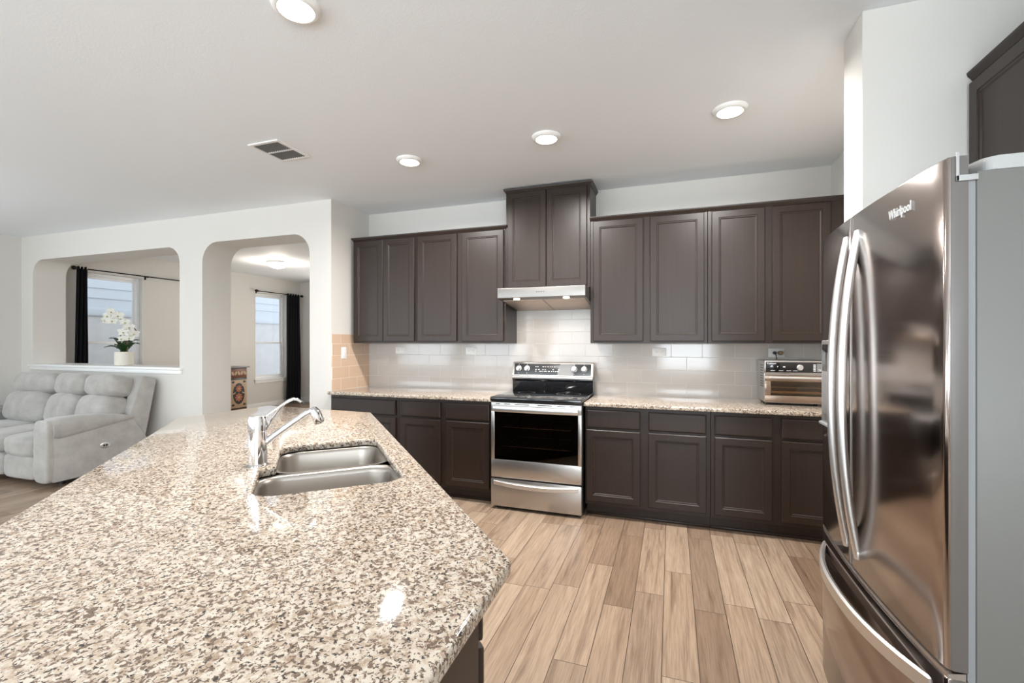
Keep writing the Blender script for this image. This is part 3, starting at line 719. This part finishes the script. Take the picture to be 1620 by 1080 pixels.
# ------------------------------------------------------------------ refrigerator (front faces -x; built facing -y and turned)
def make_fridge():
    t = thing('refrigerator', 'stainless french-door refrigerator with bowed handles at the right', 'refrigerator', (.576, 1.727, 0), -R90)
    # local: x along world -y ... front faces local -y (world -x); local +x = world -y (toward the camera side)
    w = .445
    MB().box(-w, w, .054, .80, .03, 1.742, .004).build('case', M_GREYPAINT, t)
    for fx in (-.38, .38):
        for fy in (.12, .72): MB().lathe([(.024, 0), (.024, .01), (.014, .012), (.014, .03), (0, .03)], 16, (fx, fy, 0)).build('foot', M_BLACK, t)
    MB().box(-w + .004, w - .004, .040, .054, .07, 1.735).build('door_gasket', M_GASKET, t)
    def bow(x): return -.021 * (1 - (x / w) ** 2)
    def panel(name, x0, x1, z0, z1, slope=0.0, edge_l=True, edge_r=True):
        N = 20; T_ = .040; r = .013
        prof = []
        if edge_l:
            for k in range(6):
                a = math.pi / 2 * k / 5; prof.append((x0 + r - r * math.cos(a), bow(x0) + r - r * math.sin(a)))
        else: prof.append((x0, bow(x0)))
        for i in range(1, N): 
            x = x0 + (x1 - x0) * i / N
            if x0 + r < x < x1 - r: prof.append((x, bow(x)))
        if edge_r:
            for k in range(6):
                a = math.pi / 2 * (1 - k / 5); prof.append((x1 - r + r * math.cos(a), bow(x1) + r - r * math.sin(a)))
        else: prof.append((x1, bow(x1)))
        prof += [(x1, T_), (x0, T_)]
        return MB().loft([[(x, y + (0.004 if k in (0, 3) and y < T_ - .001 else 0), z) for x, y in prof] for k, z in enumerate((z0, z0 + .004, z1 - .004, z1))]).build(name, [M_STEELF, M_DOORSIDE], t, 50)
    def side_faces(o):          # side faces of each door take the darker material
        for p in o.data.polygons:
            if abs(p.normal.x) > .95: p.material_index = 1
    zs = .634
    split = 1.727 - 1.790
    ld = panel('door', -w, split - .0015, zs + .006, 1.778)
    rd = panel('door', split + .0015, w, zs + .006, 1.778)
    rd['label'] = 'right door with brand lettering'; ld['label'] = 'left door with water dispenser'
    fz = panel('freezer_drawer', -w, w, .06, zs - .012)
    for o in (ld, rd, fz): side_faces(o)
    # finger groove trim along the drawer's top
    MB().loft([[(x, bow(x) + .004, zs - .012), (x, bow(x) + .004, zs - .002), (x, bow(x) + .036, zs + .004), (x, bow(x) + .036, zs - .012)] for x in [-w + 2 * w * i / 20 for i in range(21)]]).build('drawer_lip', M_STEEL, fz)
    MB().box(split - .0014, split + .0014, bow(split) - .0008, .03, zs + .01, 1.774).build('centre_seam', M_STEELH, t)
    # bowed vertical handles
    for x, d in ((split - .040, ld), (split + .060, rd)):
        pts = []; N = 28
        for i in range(N + 1):
            s = i / N * 2 - 1; z = 1.202 + s * .515
            pts.append((x, bow(x) + .004 - .047 * (1 - abs(s) ** 2.2), z))
        MB().tube(pts, [(.0145, .013)] * (N + 1), 14, (1, 0, 0)).box(x - .0145, x + .0145, bow(x) - .006, bow(x) + .006, .685, .712, .003).box(x - .0145, x + .0145, bow(x) - .006, bow(x) + .006, 1.694, 1.721, .003).build('handle', M_STEELH, d)
    # bowed freezer handle: flat ribbon
    rings = []; N = 28
    for i in range(N + 1):
        s = i / N * 2 - 1; x = s * .395; y = bow(x) + .003 - .060 * (1 - abs(s) ** 2.4)
        rings.append([(x, y, .545), (x, y - .008, .549), (x, y - .008, .583), (x, y, .587), (x, y + .008, .583), (x, y + .008, .549)])
    MB().loft(rings).build('handle', M_STEELH, fz)
    # dispenser on the left door
    dx0, dx1 = -.40, -.225; yb = bow(-.31) + .006
    fr = MB().box(dx0, dx1, yb - .009, yb + .012, 1.06, 1.375, .004)
    fr = fr.build('dispenser', M_STEELH, ld)
    MB().box(dx0 + .012, dx1 - .012, yb - .0105, yb - .007, 1.255, 1.36, .002).build('dispenser_display', M_BGLASS, fr)
    MB().box(dx0 + .012, dx1 - .012, yb - .0102, yb - .007, 1.09, 1.245, .002).build('dispenser_well', M_GREYMARK, fr)
    MB().prism([(yb - .018, 1.048), (yb - .018, 1.056), (yb - .009, 1.0595), (yb + .01, 1.0595), (yb + .01, 1.048)], dx0, dx1, 'yz', .001).build('drip_tray', M_GASKET, fr)
    # hinge bracket and top cover
    MB().box(w + .0005, w + .004, .017, .023, 1.722, 1.786, .0012).box(w + .0005, w + .004, .017, .056, 1.722, 1.735, .0012).build('hinge', M_GREYPL, t)
    MB().box(-w + .002, -w + .022, .017, .050, 1.7785, 1.786, .001).build('hinge', M_GREYPL, t)
    prof = roundpoly([(-w, .05), (-w + .12, .02), (w - .14, .045), (w - .002, .075), (w - .002, .26), (-w, .26)], [.01, .03, .05, .02, .02, .02], 5)
    MB().prism(prof, 1.742, 1.772, 'xy', .003).build('hinge_cover', M_GREYPL, t)
    # lettering
    lx = 1.727 - 1.462
    text_obj('logo', 'Whirlpool', .034, M_BADGE, T(lx, bow(lx) - .0012, 1.708) @ Matrix.Rotation(math.atan(2 * .021 * lx / w ** 2), 4, 'Z') @ FRONT, rd, .0012, sx=.76)
    return t
make_fridge()

# cabinet over the refrigerator, faces -x
oc = thing('over_fridge_cabinet', 'dark wall cabinet high above the refrigerator', 'cabinet', (1.115, 1.7615, 1.80), -R90)
w = .53
MB().box(-w, w, 0, .66, 0, .61, .0015, 1).build('body', M_WOOD, oc)
door_front(-w + .012, -.003, .015, .575, oc, -.02)
door_front(.003, w - .012, .015, .575, oc, -.02)
crown(-w, w, 0, .66, .622, oc, 0, 1)

# ------------------------------------------------------------------ toaster oven
def make_toaster():
    t = thing('toaster_oven', 'steel toaster oven with glass door on the right countertop by the fridge', 'toaster oven', (.873, 3.90, CT))
    w = .212; d = .265
    b = MB()
    b.box(-w, -w + .01, 0, d, .018, .33, .004).box(w - .01, w, 0, d, .018, .33, .004).box(-w + .01, w - .01, d - .01, d, .018, .33).box(-w + .01, w - .01, 0, d - .01, .32, .33).box(-w + .01, w - .01, 0, d - .01, .018, .05).box(-w + .01, w - .01, 0, d - .01, .225, .24)
    sh = b.build('shell', M_STEEL, t)
    v = MB()
    for r in range(9):
        for c in range(6): v.box(-w - .0008, -w + .001, .04 + c * .02, .05 + c * .02, .13 + r * .02, .136 + r * .02)
    v.build('vent_slots', M_DARKGAP, sh)
    for sx in (-1, 1):
        for y in (.03, d - .03): MB().lathe([(.014, 0), (.016, .018), (0, .018)], 16, (sx * (w - .03), y, 0)).build('foot', M_BLACK, t)
    cp = MB().box(-w, w, -.012, 0, .235, .332, .005).build('control_fascia', M_STEEL, t)
    MB().box(-w + .008, w - .006, -.0145, -.011, .245, .322, .002).build('control_panel', M_BGLASS, cp)
    MB().lathe([(.021, 0), (.021, .004), (.018, .006), (.016, .018), (0, .018)], 24, (.02, -.0145, .282), 'Y').build('knob', M_STEELH, cp)
    text_obj('logo', 'Cuisinart', .016, M_MARK, T(-.165, -.0147, .310) @ FRONT, cp, .0004)
    MB().box(.125, .175, -.0150, -.0144, .253, .312).build('display', M_GREYMARK, cp)
    text_obj('readout', '70%', .018, M_MARK, T(.15, -.0153, .263) @ FRONT, cp, .0003)
    mk = MB()
    for x in (-.172, -.118, -.068, -.025): mk.box(x, x + .03, -.0148, -.0143, .256, .259)
    mk.box(-.128, -.122, -.0148, -.0143, .283, .291).box(-.09, -.075, -.0148, -.0143, .282, .29)
    for z in (.256, .267, .278, .29, .30): mk.box(.104, .12, -.0148, -.0143, z, z + .006).box(.18, .197, -.0148, -.0143, z, z + .006)
    mk.build('panel_markings', M_MARK, cp)
    # door
    dr = MB(); y0, y1 = -.014, -.001
    dr.box(-w + .002, w - .002, y0, y1, .022, .072, .003).box(-w + .002, w - .002, y0, y1, .178, .222, .003).box(-w + .002, -w + .042, y0 + .001, y1, .07, .18, .002).box(w - .042, w - .002, y0 + .001, y1, .07, .18, .002)
    dr = dr.build('door', M_TOAST, t)
    MB().box(-w + .042, w - .042, y0 + .004, y0 + .007, .072, .178).build('door_glass', M_TOASTGLASS, dr)
    MB().tube([(-w + .028, -.026, .205), (w - .028, -.026, .205)], [(.006, .009)] * 2, 12, (0, 1, 0)).box(-w + .03, -w + .045, -.026, -.013, .199, .211).box(w - .045, w - .03, -.026, -.013, .199, .211).build('handle', M_STEELH, dr)
    rk = MB()
    for k in range(25): 
        x = -.155 + k * .31 / 24; rk.tube([(x, .01, .132), (x, .22, .132)], .0014, 6)
    rk.tube([(-.165, .01, .132), (.165, .01, .132)], .003, 8).tube([(-.165, .22, .132), (.165, .22, .132)], .003, 8).build('rack', M_STEELH, t)
    MB().box(-.165, .165, .012, .22, .088, .092).box(-.165, .165, .008, .013, .088, .104).build('drip_pan', M_COPPER, t)
make_toaster()

# ------------------------------------------------------------------ ceiling lights and vent
def can(label, x, y, power=23):
    t = thing('ceiling_light', label, 'ceiling light', (x, y, H), 0, 'kitchen ceiling lights')
    MB().lathe([(.098, 0), (.096, -.008), (.088, -.018), (.078, -.022), (.071, -.021), (.071, 0)], 40).build('trim_ring', M_WHITE, t)
    MB().lathe([(.0705, -.001), (.0705, -.019), (.05, -.0205), (0, -.021)], 40).build('lens', M_LED, t)
    l = bpy.data.lights.new('recessed_lamp', 'AREA'); l.shape = 'DISK'; l.size = .14; l.spread = math.radians(166); l.energy = power; l.color = (1, .968, .93)
    lo = link(bpy.data.objects.new('recessed_lamp', l)); lo.location = (x, y, H - .0225)
can('round ceiling light cut off by the top edge, above the island', -1.458, 1.500)
can('round ceiling light in front of the left wall cabinets', -1.876, 3.049)
can('round ceiling light in front of the hood cabinet', -.795, 3.005)
can('round ceiling light in front of the right wall cabinets, nearest the fridge', .329, 3.005)

vt = thing('ceiling_vent', 'white ceiling air vent with louvres, left of the lights', 'vent', (-2.667, 2.595, H))
b = MB(); hx, hy = .132, .155
b.box(-hx, hx, -hy, -hy + .026, -.008, 0, .002).box(-hx, hx, hy - .026, hy, -.008, 0, .002).box(-hx, -hx + .02, -hy + .026, hy - .026, -.008, 0).box(hx - .02, hx, -hy + .026, hy - .026, -.008, 0).box(-hx + .02, hx - .02, -.008, .008, -.008, 0)
b.build('frame', M_WHITE, vt)
MB().box(-hx + .02, hx - .02, -hy + .026, hy - .026, -.001, 0).build('duct_opening', M_DARKGAP, vt)
for k in range(11):
    x = -hx + .026 + k * .0198
    MB().prism([(x + .0075, -.002), (x + .0095, -.002), (x + .0055, -.008), (x + .0035, -.008)], -hy + .026, hy - .026, 'xz').build('louvre', M_VENT, vt)

# flush-mount light in the front room
fl = thing('flush_ceiling_light', 'domed glass ceiling light in the room beyond the archway', 'ceiling light', (-6.39, 6.16, H))
MB().lathe([(.175, 0), (.178, -.012), (.170, -.028), (.160, -.03), (.160, 0)], 40).build('base_ring', M_STEELH, fl)
MB().lathe([(.158, -.018), (.150, -.05), (.12, -.082), (.07, -.102), (0, -.108)], 40).build('glass_bowl', M_BOWL, fl)
MB().lathe([(.006, -.106), (.012, -.112), (.008, -.122), (0, -.124)], 16).build('finial', M_STEELH, fl)
l = bpy.data.lights.new('flush_lamp', 'AREA'); l.shape = 'DISK'; l.size = .30; l.energy = 13; l.color = (1, .90, .76)
lo = link(bpy.data.objects.new('flush_lamp', l)); lo.location = (-6.39, 6.16, H - .17); lo.rotation_euler = (math.pi, 0, 0)      # throws its light up on the ceiling

# ------------------------------------------------------------------ curtains
def rod(label, y0, y1, z, ybr):
    t = thing('curtain_rod', label, 'curtain rod', (XL, (y0 + y1) / 2, z)); m = (y0 + y1) / 2
    MB().tube([(.085, y0 - m, 0), (.085, y1 - m, 0)], .009, 12).build('pole', M_ROD, t)
    for y, s in ((y0 - m, -1), (y1 - m, 1)):
        MB().lathe([(.010, -.03), (.016, -.02), (.012, -.012), (.026, .004), (.030, .022), (.022, .042), (0, .05)], 18).build('finial', M_ROD, t, mtx=T(.085, y, 0) @ Matrix.Rotation(-s * R90, 4, 'X'))
    for y in ybr:
        MB().box(0, .006, y - m - .012, y - m + .012, -.045, .02).tube([(.004, y - m, -.008), (.085, y - m, -.010)], .005, 8).build('bracket', M_ROD, t)
rod('black curtain rod over the window seen through the pass-through', 4.17, 5.69, 2.43, (4.24, 5.14))
rod('black curtain rod over the window seen through the archway', 7.22, 8.40, 2.425, (7.26,))
def curtain(label, y0t, y1t, y0b, y1b, ztop, zbot, folds):
    ym = (y0t + y1t) / 2
    t = thing('curtain', label, 'curtain', (XL + .085, ym, zbot)); N = folds * 10; rings = []
    for k in range(15):
        s = k / 14; z = (ztop - zbot) * s
        a = y0b + (y0t - y0b) * s ** .7 - ym; c = y1b + (y1t - y1b) * s ** .7 - ym
        f = []; r = []
        for i in range(N + 1):
            q = i / N; y = a + (c - a) * q; x = .034 * math.sin(q * folds * 2 * math.pi + .4 * math.sin(s * 5)) * (1 - .25 * s)
            f.append((x + .004, y, z)); r.append((x - .004, y, z))
        rings.append(f + r[::-1])
    MB().loft(rings).build('fabric_panel', M_CURT, t, 60)
    for i in range(folds):
        q = (i + .5) / folds; y = y0t + (y1t - y0t) * q - ym
        n = 20; rg = [[(.005 + .008 * 0, 0, 0)]]
        MB().lathe([(.017, -.006), (.026, -.006), (.026, .006), (.017, .006), (.017, -.006)], 20).build('grommet', M_STEELH, t, mtx=T(0, y, ztop - zbot - .012) @ Matrix.Rotation(R90, 4, 'X'))
curtain('black grommet curtain gathered left of the window in the pass-through', 4.19, 4.315, 4.11, 4.315, 2.455, .03, 3)
curtain('black grommet curtain gathered right of the window beyond the archway', 8.00, 8.36, 7.96, 8.38, 2.45, .03, 5)

# ------------------------------------------------------------------ painted chest in the front room
ch = thing('painted_cabinet', 'small black and rust painted cabinet with floral motifs beyond the archway', 'cabinet', (XL + .02, 6.555, 0), R90)
# local: front faces -y (world +x), x along world +y
w = .185; d = .33
MB().box(-w, w, -d, 0, .0, .885, .004).build('body', M_CHESTB, ch)
MB().prism([(-w - .045, -d - .03), (w + .045, -d - .03), (w + .045, 0), (-w - .045, 0)], .885, .91, 'xy', .004).build('top', M_GREYMARK, ch)
dr = MB().box(-w + .012, w - .012, -d - .012, -d, .70, .865, .003).build('drawer', M_CHESTR, ch)
do = MB().box(-w + .012, w - .012, -d - .012, -d, .13, .66, .003).build('door', M_CHESTC, ch)
MB().box(-w + .012, w - .012, -d - .008, -d, .03, .11, .003).build('plinth_panel', M_CHESTR, ch)
def disc(b, x, z, rx, rz, y, rot=0, n=16):
    c, s_ = math.cos(rot), math.sin(rot)
    ring = lambda yy: [(x + rx * math.cos(a) * c - rz * math.sin(a) * s_, yy, z + rx * math.cos(a) * s_ + rz * math.sin(a) * c) for a in (2 * math.pi * i / n for i in range(n))]
    b.loft([ring(y), ring(y + .0015)])
def motif(b_or, b_bl, b_cr, x, z, r, y):
    for k in range(8):
        a = k * math.pi / 4; disc(b_or, x + r * .62 * math.cos(a), z + r * .62 * math.sin(a), r * .34, r * .2, y, a)
    disc(b_cr, x, z, r * .26, r * .26, y - .001)
bo, bb, bc = MB(), MB(), MB()
yd = -d - .0142
disc(bb, 0, .40, .125, .20, yd + .0006, 0, 32)
motif(bo, bb, bc, 0, .33, .085, yd - .001); motif(bo, bb, bc, 0, .49, .07, yd - .001)
for sx in (-1, 1):
    for z, a in ((.25, .7), (.41, -.4), (.56, .5)): disc(bc, sx * .10, z, .04, .012, yd - .001, sx * a)
    for z in (.19, .62): disc(bb, sx * .12, z, .03, .02, yd)
bo.build('orange_flowers', M_CHESTO, do); bb.build('black_ground', M_CHESTB, do); bc.build('cream_scrolls', M_CHESTC, do)
b2 = MB()
for k in range(5): disc(b2, -.13 + k * .065, .785, .024, .04, yd, .5 * (-1) ** k)
b2.build('cream_scrolls', M_CHESTC, dr)

# ------------------------------------------------------------------ potted orchid on the ledge
oz = 1.0885; ox, oy = -6.295, 3.76
orc = thing('potted_orchid', 'white orchid with dark leaves in a cream pot on the pass-through ledge', 'plant', (ox, oy, oz))
MB().lathe([(.084, 0), (.090, .004), (.094, .02), (.094, .160), (.092, .166), (.086, .166), (.083, .15), (.083, .03), (0, .03)], 40).build('pot', M_POT, orc)
MB().lathe([(.082, .13), (.07, .142), (.04, .148), (0, .15)], 24).build('soil', M_STEM, orc)
def leaf(ang, ln, wd, rise, droop):
    ln *= .78
    b = MB(); N = 12; rings = []
    for i in range(N + 1):
        s = i / N; r = ln * s; z = .15 + rise * math.sin(min(1, s * 1.3) * math.pi * .5) - droop * s * s; hw = wd * math.sin(math.pi * (.08 + .92 * s) ** .8) * .5 + .002
        p = Vector((math.cos(ang) * r, math.sin(ang) * r, z)); side = Vector((-math.sin(ang), math.cos(ang), 0))
        rings.append([p - side * hw + Vector((0, 0, hw * .35)), p, p + side * hw + Vector((0, 0, hw * .35)), p + Vector((0, 0, -.004))])
    b.loft(rings).build('leaf', M_LEAF, orc)
for a, ln, wd, rs, dp in ((2.9, .32, .08, .10, .05), (.2, .28, .08, .13, .02), (1.4, .2, .08, .16, .0), (4.2, .24, .085, .10, .03), (5.3, .26, .085, .12, .03), (2.2, .20, .08, .20, -.02), (3.6, .22, .08, .18, .0)): leaf(a, ln, wd, rs, dp)
stem1 = [(.0, 0, .14), (.02, 0, .30), (0, 0, .46), (-.04, -.01, .56), (-.12, -.02, .625), (-.22, -.02, .61), (-.28, -.02, .56)]
stem2 = [(.03, .01, .14), (.05, 0, .28), (.08, -.01, .40), (.13, -.02, .46), (.20, -.02, .46), (.27, -.02, .40)]
MB().tube(stem1, .006, 8).build('stem', M_STEM, orc); MB().tube(stem2, .006, 8).build('stem', M_STEM, orc)
MB().tube([(-.045, -.01, .14), (-.05, -.01, .44)], .006, 8).build('stake', M_STEM, orc)
MB().tube([(.06, .0, .14), (.065, 0, .34)], .006, 8).build('stake', M_STEM, orc)
def flower(p, s, rz, tilt):
    s *= .86; m = T(*p) @ Matrix.Rotation(rz, 4, 'Z') @ Matrix.Rotation(tilt, 4, 'X')
    b = MB()
    for a, ln, wd in ((90, .9, .55), (210, .9, .55), (330, .9, .55), (20, 1.0, .95), (160, 1.0, .95)):
        a = math.radians(a); n = 12; rings = []
        for i in range(7):
            q = i / 6; r = s * ln * q; hw = s * wd * .5 * math.sin(math.pi * (.06 + .9 * q) ** .75) + .001
            c = Vector((math.cos(a) * r, -.35 * s * q * q + .2 * s * q, math.sin(a) * r)); sd = Vector((-math.sin(a), 0, math.cos(a)))
            rings.append([c - sd * hw, c + Vector((0, -.006, 0)), c + sd * hw, c + Vector((0, .003, 0))])
        b.loft(rings)
    f = b.build('flower', M_PETAL, orc, 60, mtx=m)
    MB().lathe([(.06 * s, 0), (.12 * s, .1 * s), (.10 * s, .25 * s), (0, .3 * s)], 12, (0, 0, -.1 * s), 'Y').build('lip', M_YELLOW, f, mtx=m)
for p, s, rz, ti in (((-.03, -.05, .60), .085, .3, -.1), ((-.13, -.06, .655), .075, -.2, .3), ((-.10, -.07, .54), .085, .1, -.1), ((-.20, -.06, .60), .085, -.4, 0), ((-.27, -.05, .55), .07, -.5, .2),
                     ((.10, -.05, .52), .075, .2, .2), ((.11, -.07, .40), .085, 0, -.1), ((.19, -.06, .46), .075, .4, .1), ((.06, -.06, .32), .07, -.3, -.3), ((.25, -.05, .38), .075, .6, 0), ((.19, -.06, .33), .075, .3, -.2)):
    flower(p, s, rz + math.radians(25), ti)

# ------------------------------------------------------------------ reclining sofa
sf = thing('reclining_sofa', 'light grey suede reclining sofa against the pass-through wall', 'sofa', (-6.44, 3.1, 0))
SX, SY = -6.44, 3.1
def cushion(name, x0, x1, y0, y1, z0, z1, e=4.5, puff=.0, tilt=0.0, wr=.006, parent=sf, seed=0, taper=0, m=M_SUEDE, tuck=None):
    """rounded stuffed block in world coordinates, tilted about x"""
    n = 14; bm = bmesh.new(); cx, cy, cz = (x0 + x1) / 2, (y0 + y1) / 2, (z0 + z1) / 2; hx, hy, hz = (x1 - x0) / 2, (y1 - y0) / 2, (z1 - z0) / 2
    bmesh.ops.create_cube(bm, size=2); bmesh.ops.subdivide_edges(bm, edges=bm.edges, cuts=n, use_grid_fill=True)
    ct, s_ = math.cos(tilt), math.sin(tilt)
    for v in bm.verts:
        p = v.co.copy(); k = (abs(p.x) ** e + abs(p.y) ** e + abs(p.z) ** e) ** (1 / e); q = p / k
        q = Vector((q.x, q.y, q.z)); 
        f = 1 + puff * (1 - q.x * q.x) * (1 - q.z * q.z) * (1 if q.y < 0 else 0)
        X, Y_, Z = q.x * hx, q.y * hy * f, q.z * hz
        if tuck: Y_ += .018 * math.exp(-((q.x - tuck) / .06) ** 2) * (1 if q.y < 0 else 0)
        edge = max(0, abs(q.x) - .55) / .45
        nz = noise.noise(Vector((X * 7 + seed * 9, Y_ * 7, Z * 7))) * wr + noise.noise(Vector((X * 22 + seed * 3, Y_ * 8, Z * 30))) * wr * .9 * edge
        nrm = Vector((q.x ** 3 if False else q.x, q.y, q.z)).normalized()
        P_ = Vector((X, Y_, Z)) + nrm * nz
        v.co = Vector((P_.x + cx - SX, P_.y * ct - P_.z * s_ + cy - SY, P_.y * s_ + P_.z * ct + cz))
    me = bpy.data.meshes.new(name); bm.to_mesh(me); bm.free()
    return finish(name, me, m, parent, 80)
xi, xo = -5.665, -5.44
xl = -7.44
# base frame and footrest panels
MB().box(xl - SX, xi - SX, 2.74 - SY, 3.40 - SY, .04, .30, .02).build('base_frame', M_SUEDE, sf)
for sx in (-.85, .85):
    for sy in (-.3, .25): MB().lathe([(.03, 0), (.03, .05), (0, .05)], 14, (sx, sy, 0)).build('foot', M_BLACK, sf)
b3 = [(xl, -6.72), (-6.72, -6.20), (-6.20, xi)]
for i, (a, c) in enumerate(b3):
    cushion('footrest_panel', a + .004, c - .004, 2.63, 2.78, .055, .285, 6, .05, 0, .004, seed=i)
    cushion('seat_cushion', a + .002, c - .002, 2.60, 3.26, .27, .475, 5, 0, .03, .007, seed=i + 4)
for i, (a, c) in enumerate([(-7.40, -6.62), (-6.60, -6.09), (-6.07, -5.56)]):
    cushion('lower_back_cushion', a, c, 3.12, 3.40, .44, .80, 4, .25, -.22, .009, seed=i + 8, tuck=.25)
    cushion('headrest_cushion', a - .004, c + .004, 3.20, 3.46, .765, 1.015, 3.6, .18, -.18, .011, seed=i + 12)
cushion('back_panel', xl + .05, -5.60, 3.40, 3.55, .25, .96, 8, 0, -.16, .003, seed=20)
# arms
def arm(x0, x1, outer):
    a = MB().prism([(2.66, .055), (2.655, .50), (3.0, .52), (3.33, .57), (3.47, .34), (3.44, .10), (3.40, .055)], x0, x1, 'yz', .012).build('arm', M_SUEDE, sf, mtx=T(-SX, -SY, 0))
    # pad: swept oval section, thick in front, thin at the back
    rings = []; N = 20
    for i in range(N + 1):
        s = i / N; y = 2.66 + s * .68; zt = .645 + .012 * math.sin(s * math.pi) - .055 * s ** 2.5; zb = .43 + .125 * s ** 1.2
        if s < .06: sh = .82 + .18 * (s / .06)
        elif s > .9: sh = 1 - .55 * ((s - .9) / .1) ** 2
        else: sh = 1
        cz = (zt + zb) / 2; hz = (zt - zb) / 2 * sh; hx = ((x1 - x0) / 2 + .026) * (.88 + .12 * sh)
        ring = []
        for k in range(20):
            an = 2 * math.pi * k / 20; cc, ss = math.cos(an), math.sin(an)
            ring.append(((x0 + x1) / 2 - SX + math.copysign(abs(cc) ** .6, cc) * hx, y - SY, cz + math.copysign(abs(ss) ** .7, ss) * hz))
        rings.append(ring)
    MB().loft(rings).build('arm_pad', M_SUEDE, a, 60)
    cushion('arm_front', x0 + .004, x1 - .002, 2.61, 2.70, .05, .635, 6, .06, 0, .004, parent=sf, seed=30)
    return a
ar = arm(xi, xo, 1); arm(xl - .225, xl, -1)
o = MB().lathe([(.048, 0), (.048, .004), (.041, .007), (0, .007)], 24, (0, 0, 0), 'X').build('recline_control', M_STEELH, ar, mtx=T(xo - SX + .0005, 3.075 - SY, .325) @ Matrix.Diagonal((1, 1, .62, 1)))
MB().box(-.001, .009, -.020, -.003, -.009, .009, .001).box(-.001, .009, .003, .020, -.009, .009, .001).build('button', M_BLACK, o, mtx=T(xo - SX + .0005, 3.075 - SY, .325))
# side wings of the back
for x0, x1 in ((-5.60, -5.455), (xl - .20, xl - .06)):
    MB().prism([(3.31, .585), (3.47, .33), (3.585, .94), (3.57, .965), (3.47, 1.0), (3.435, .99)], x0, x1, 'yz', .018).build('back_wing', M_SUEDE, sf, mtx=T(-SX, -SY, 0))
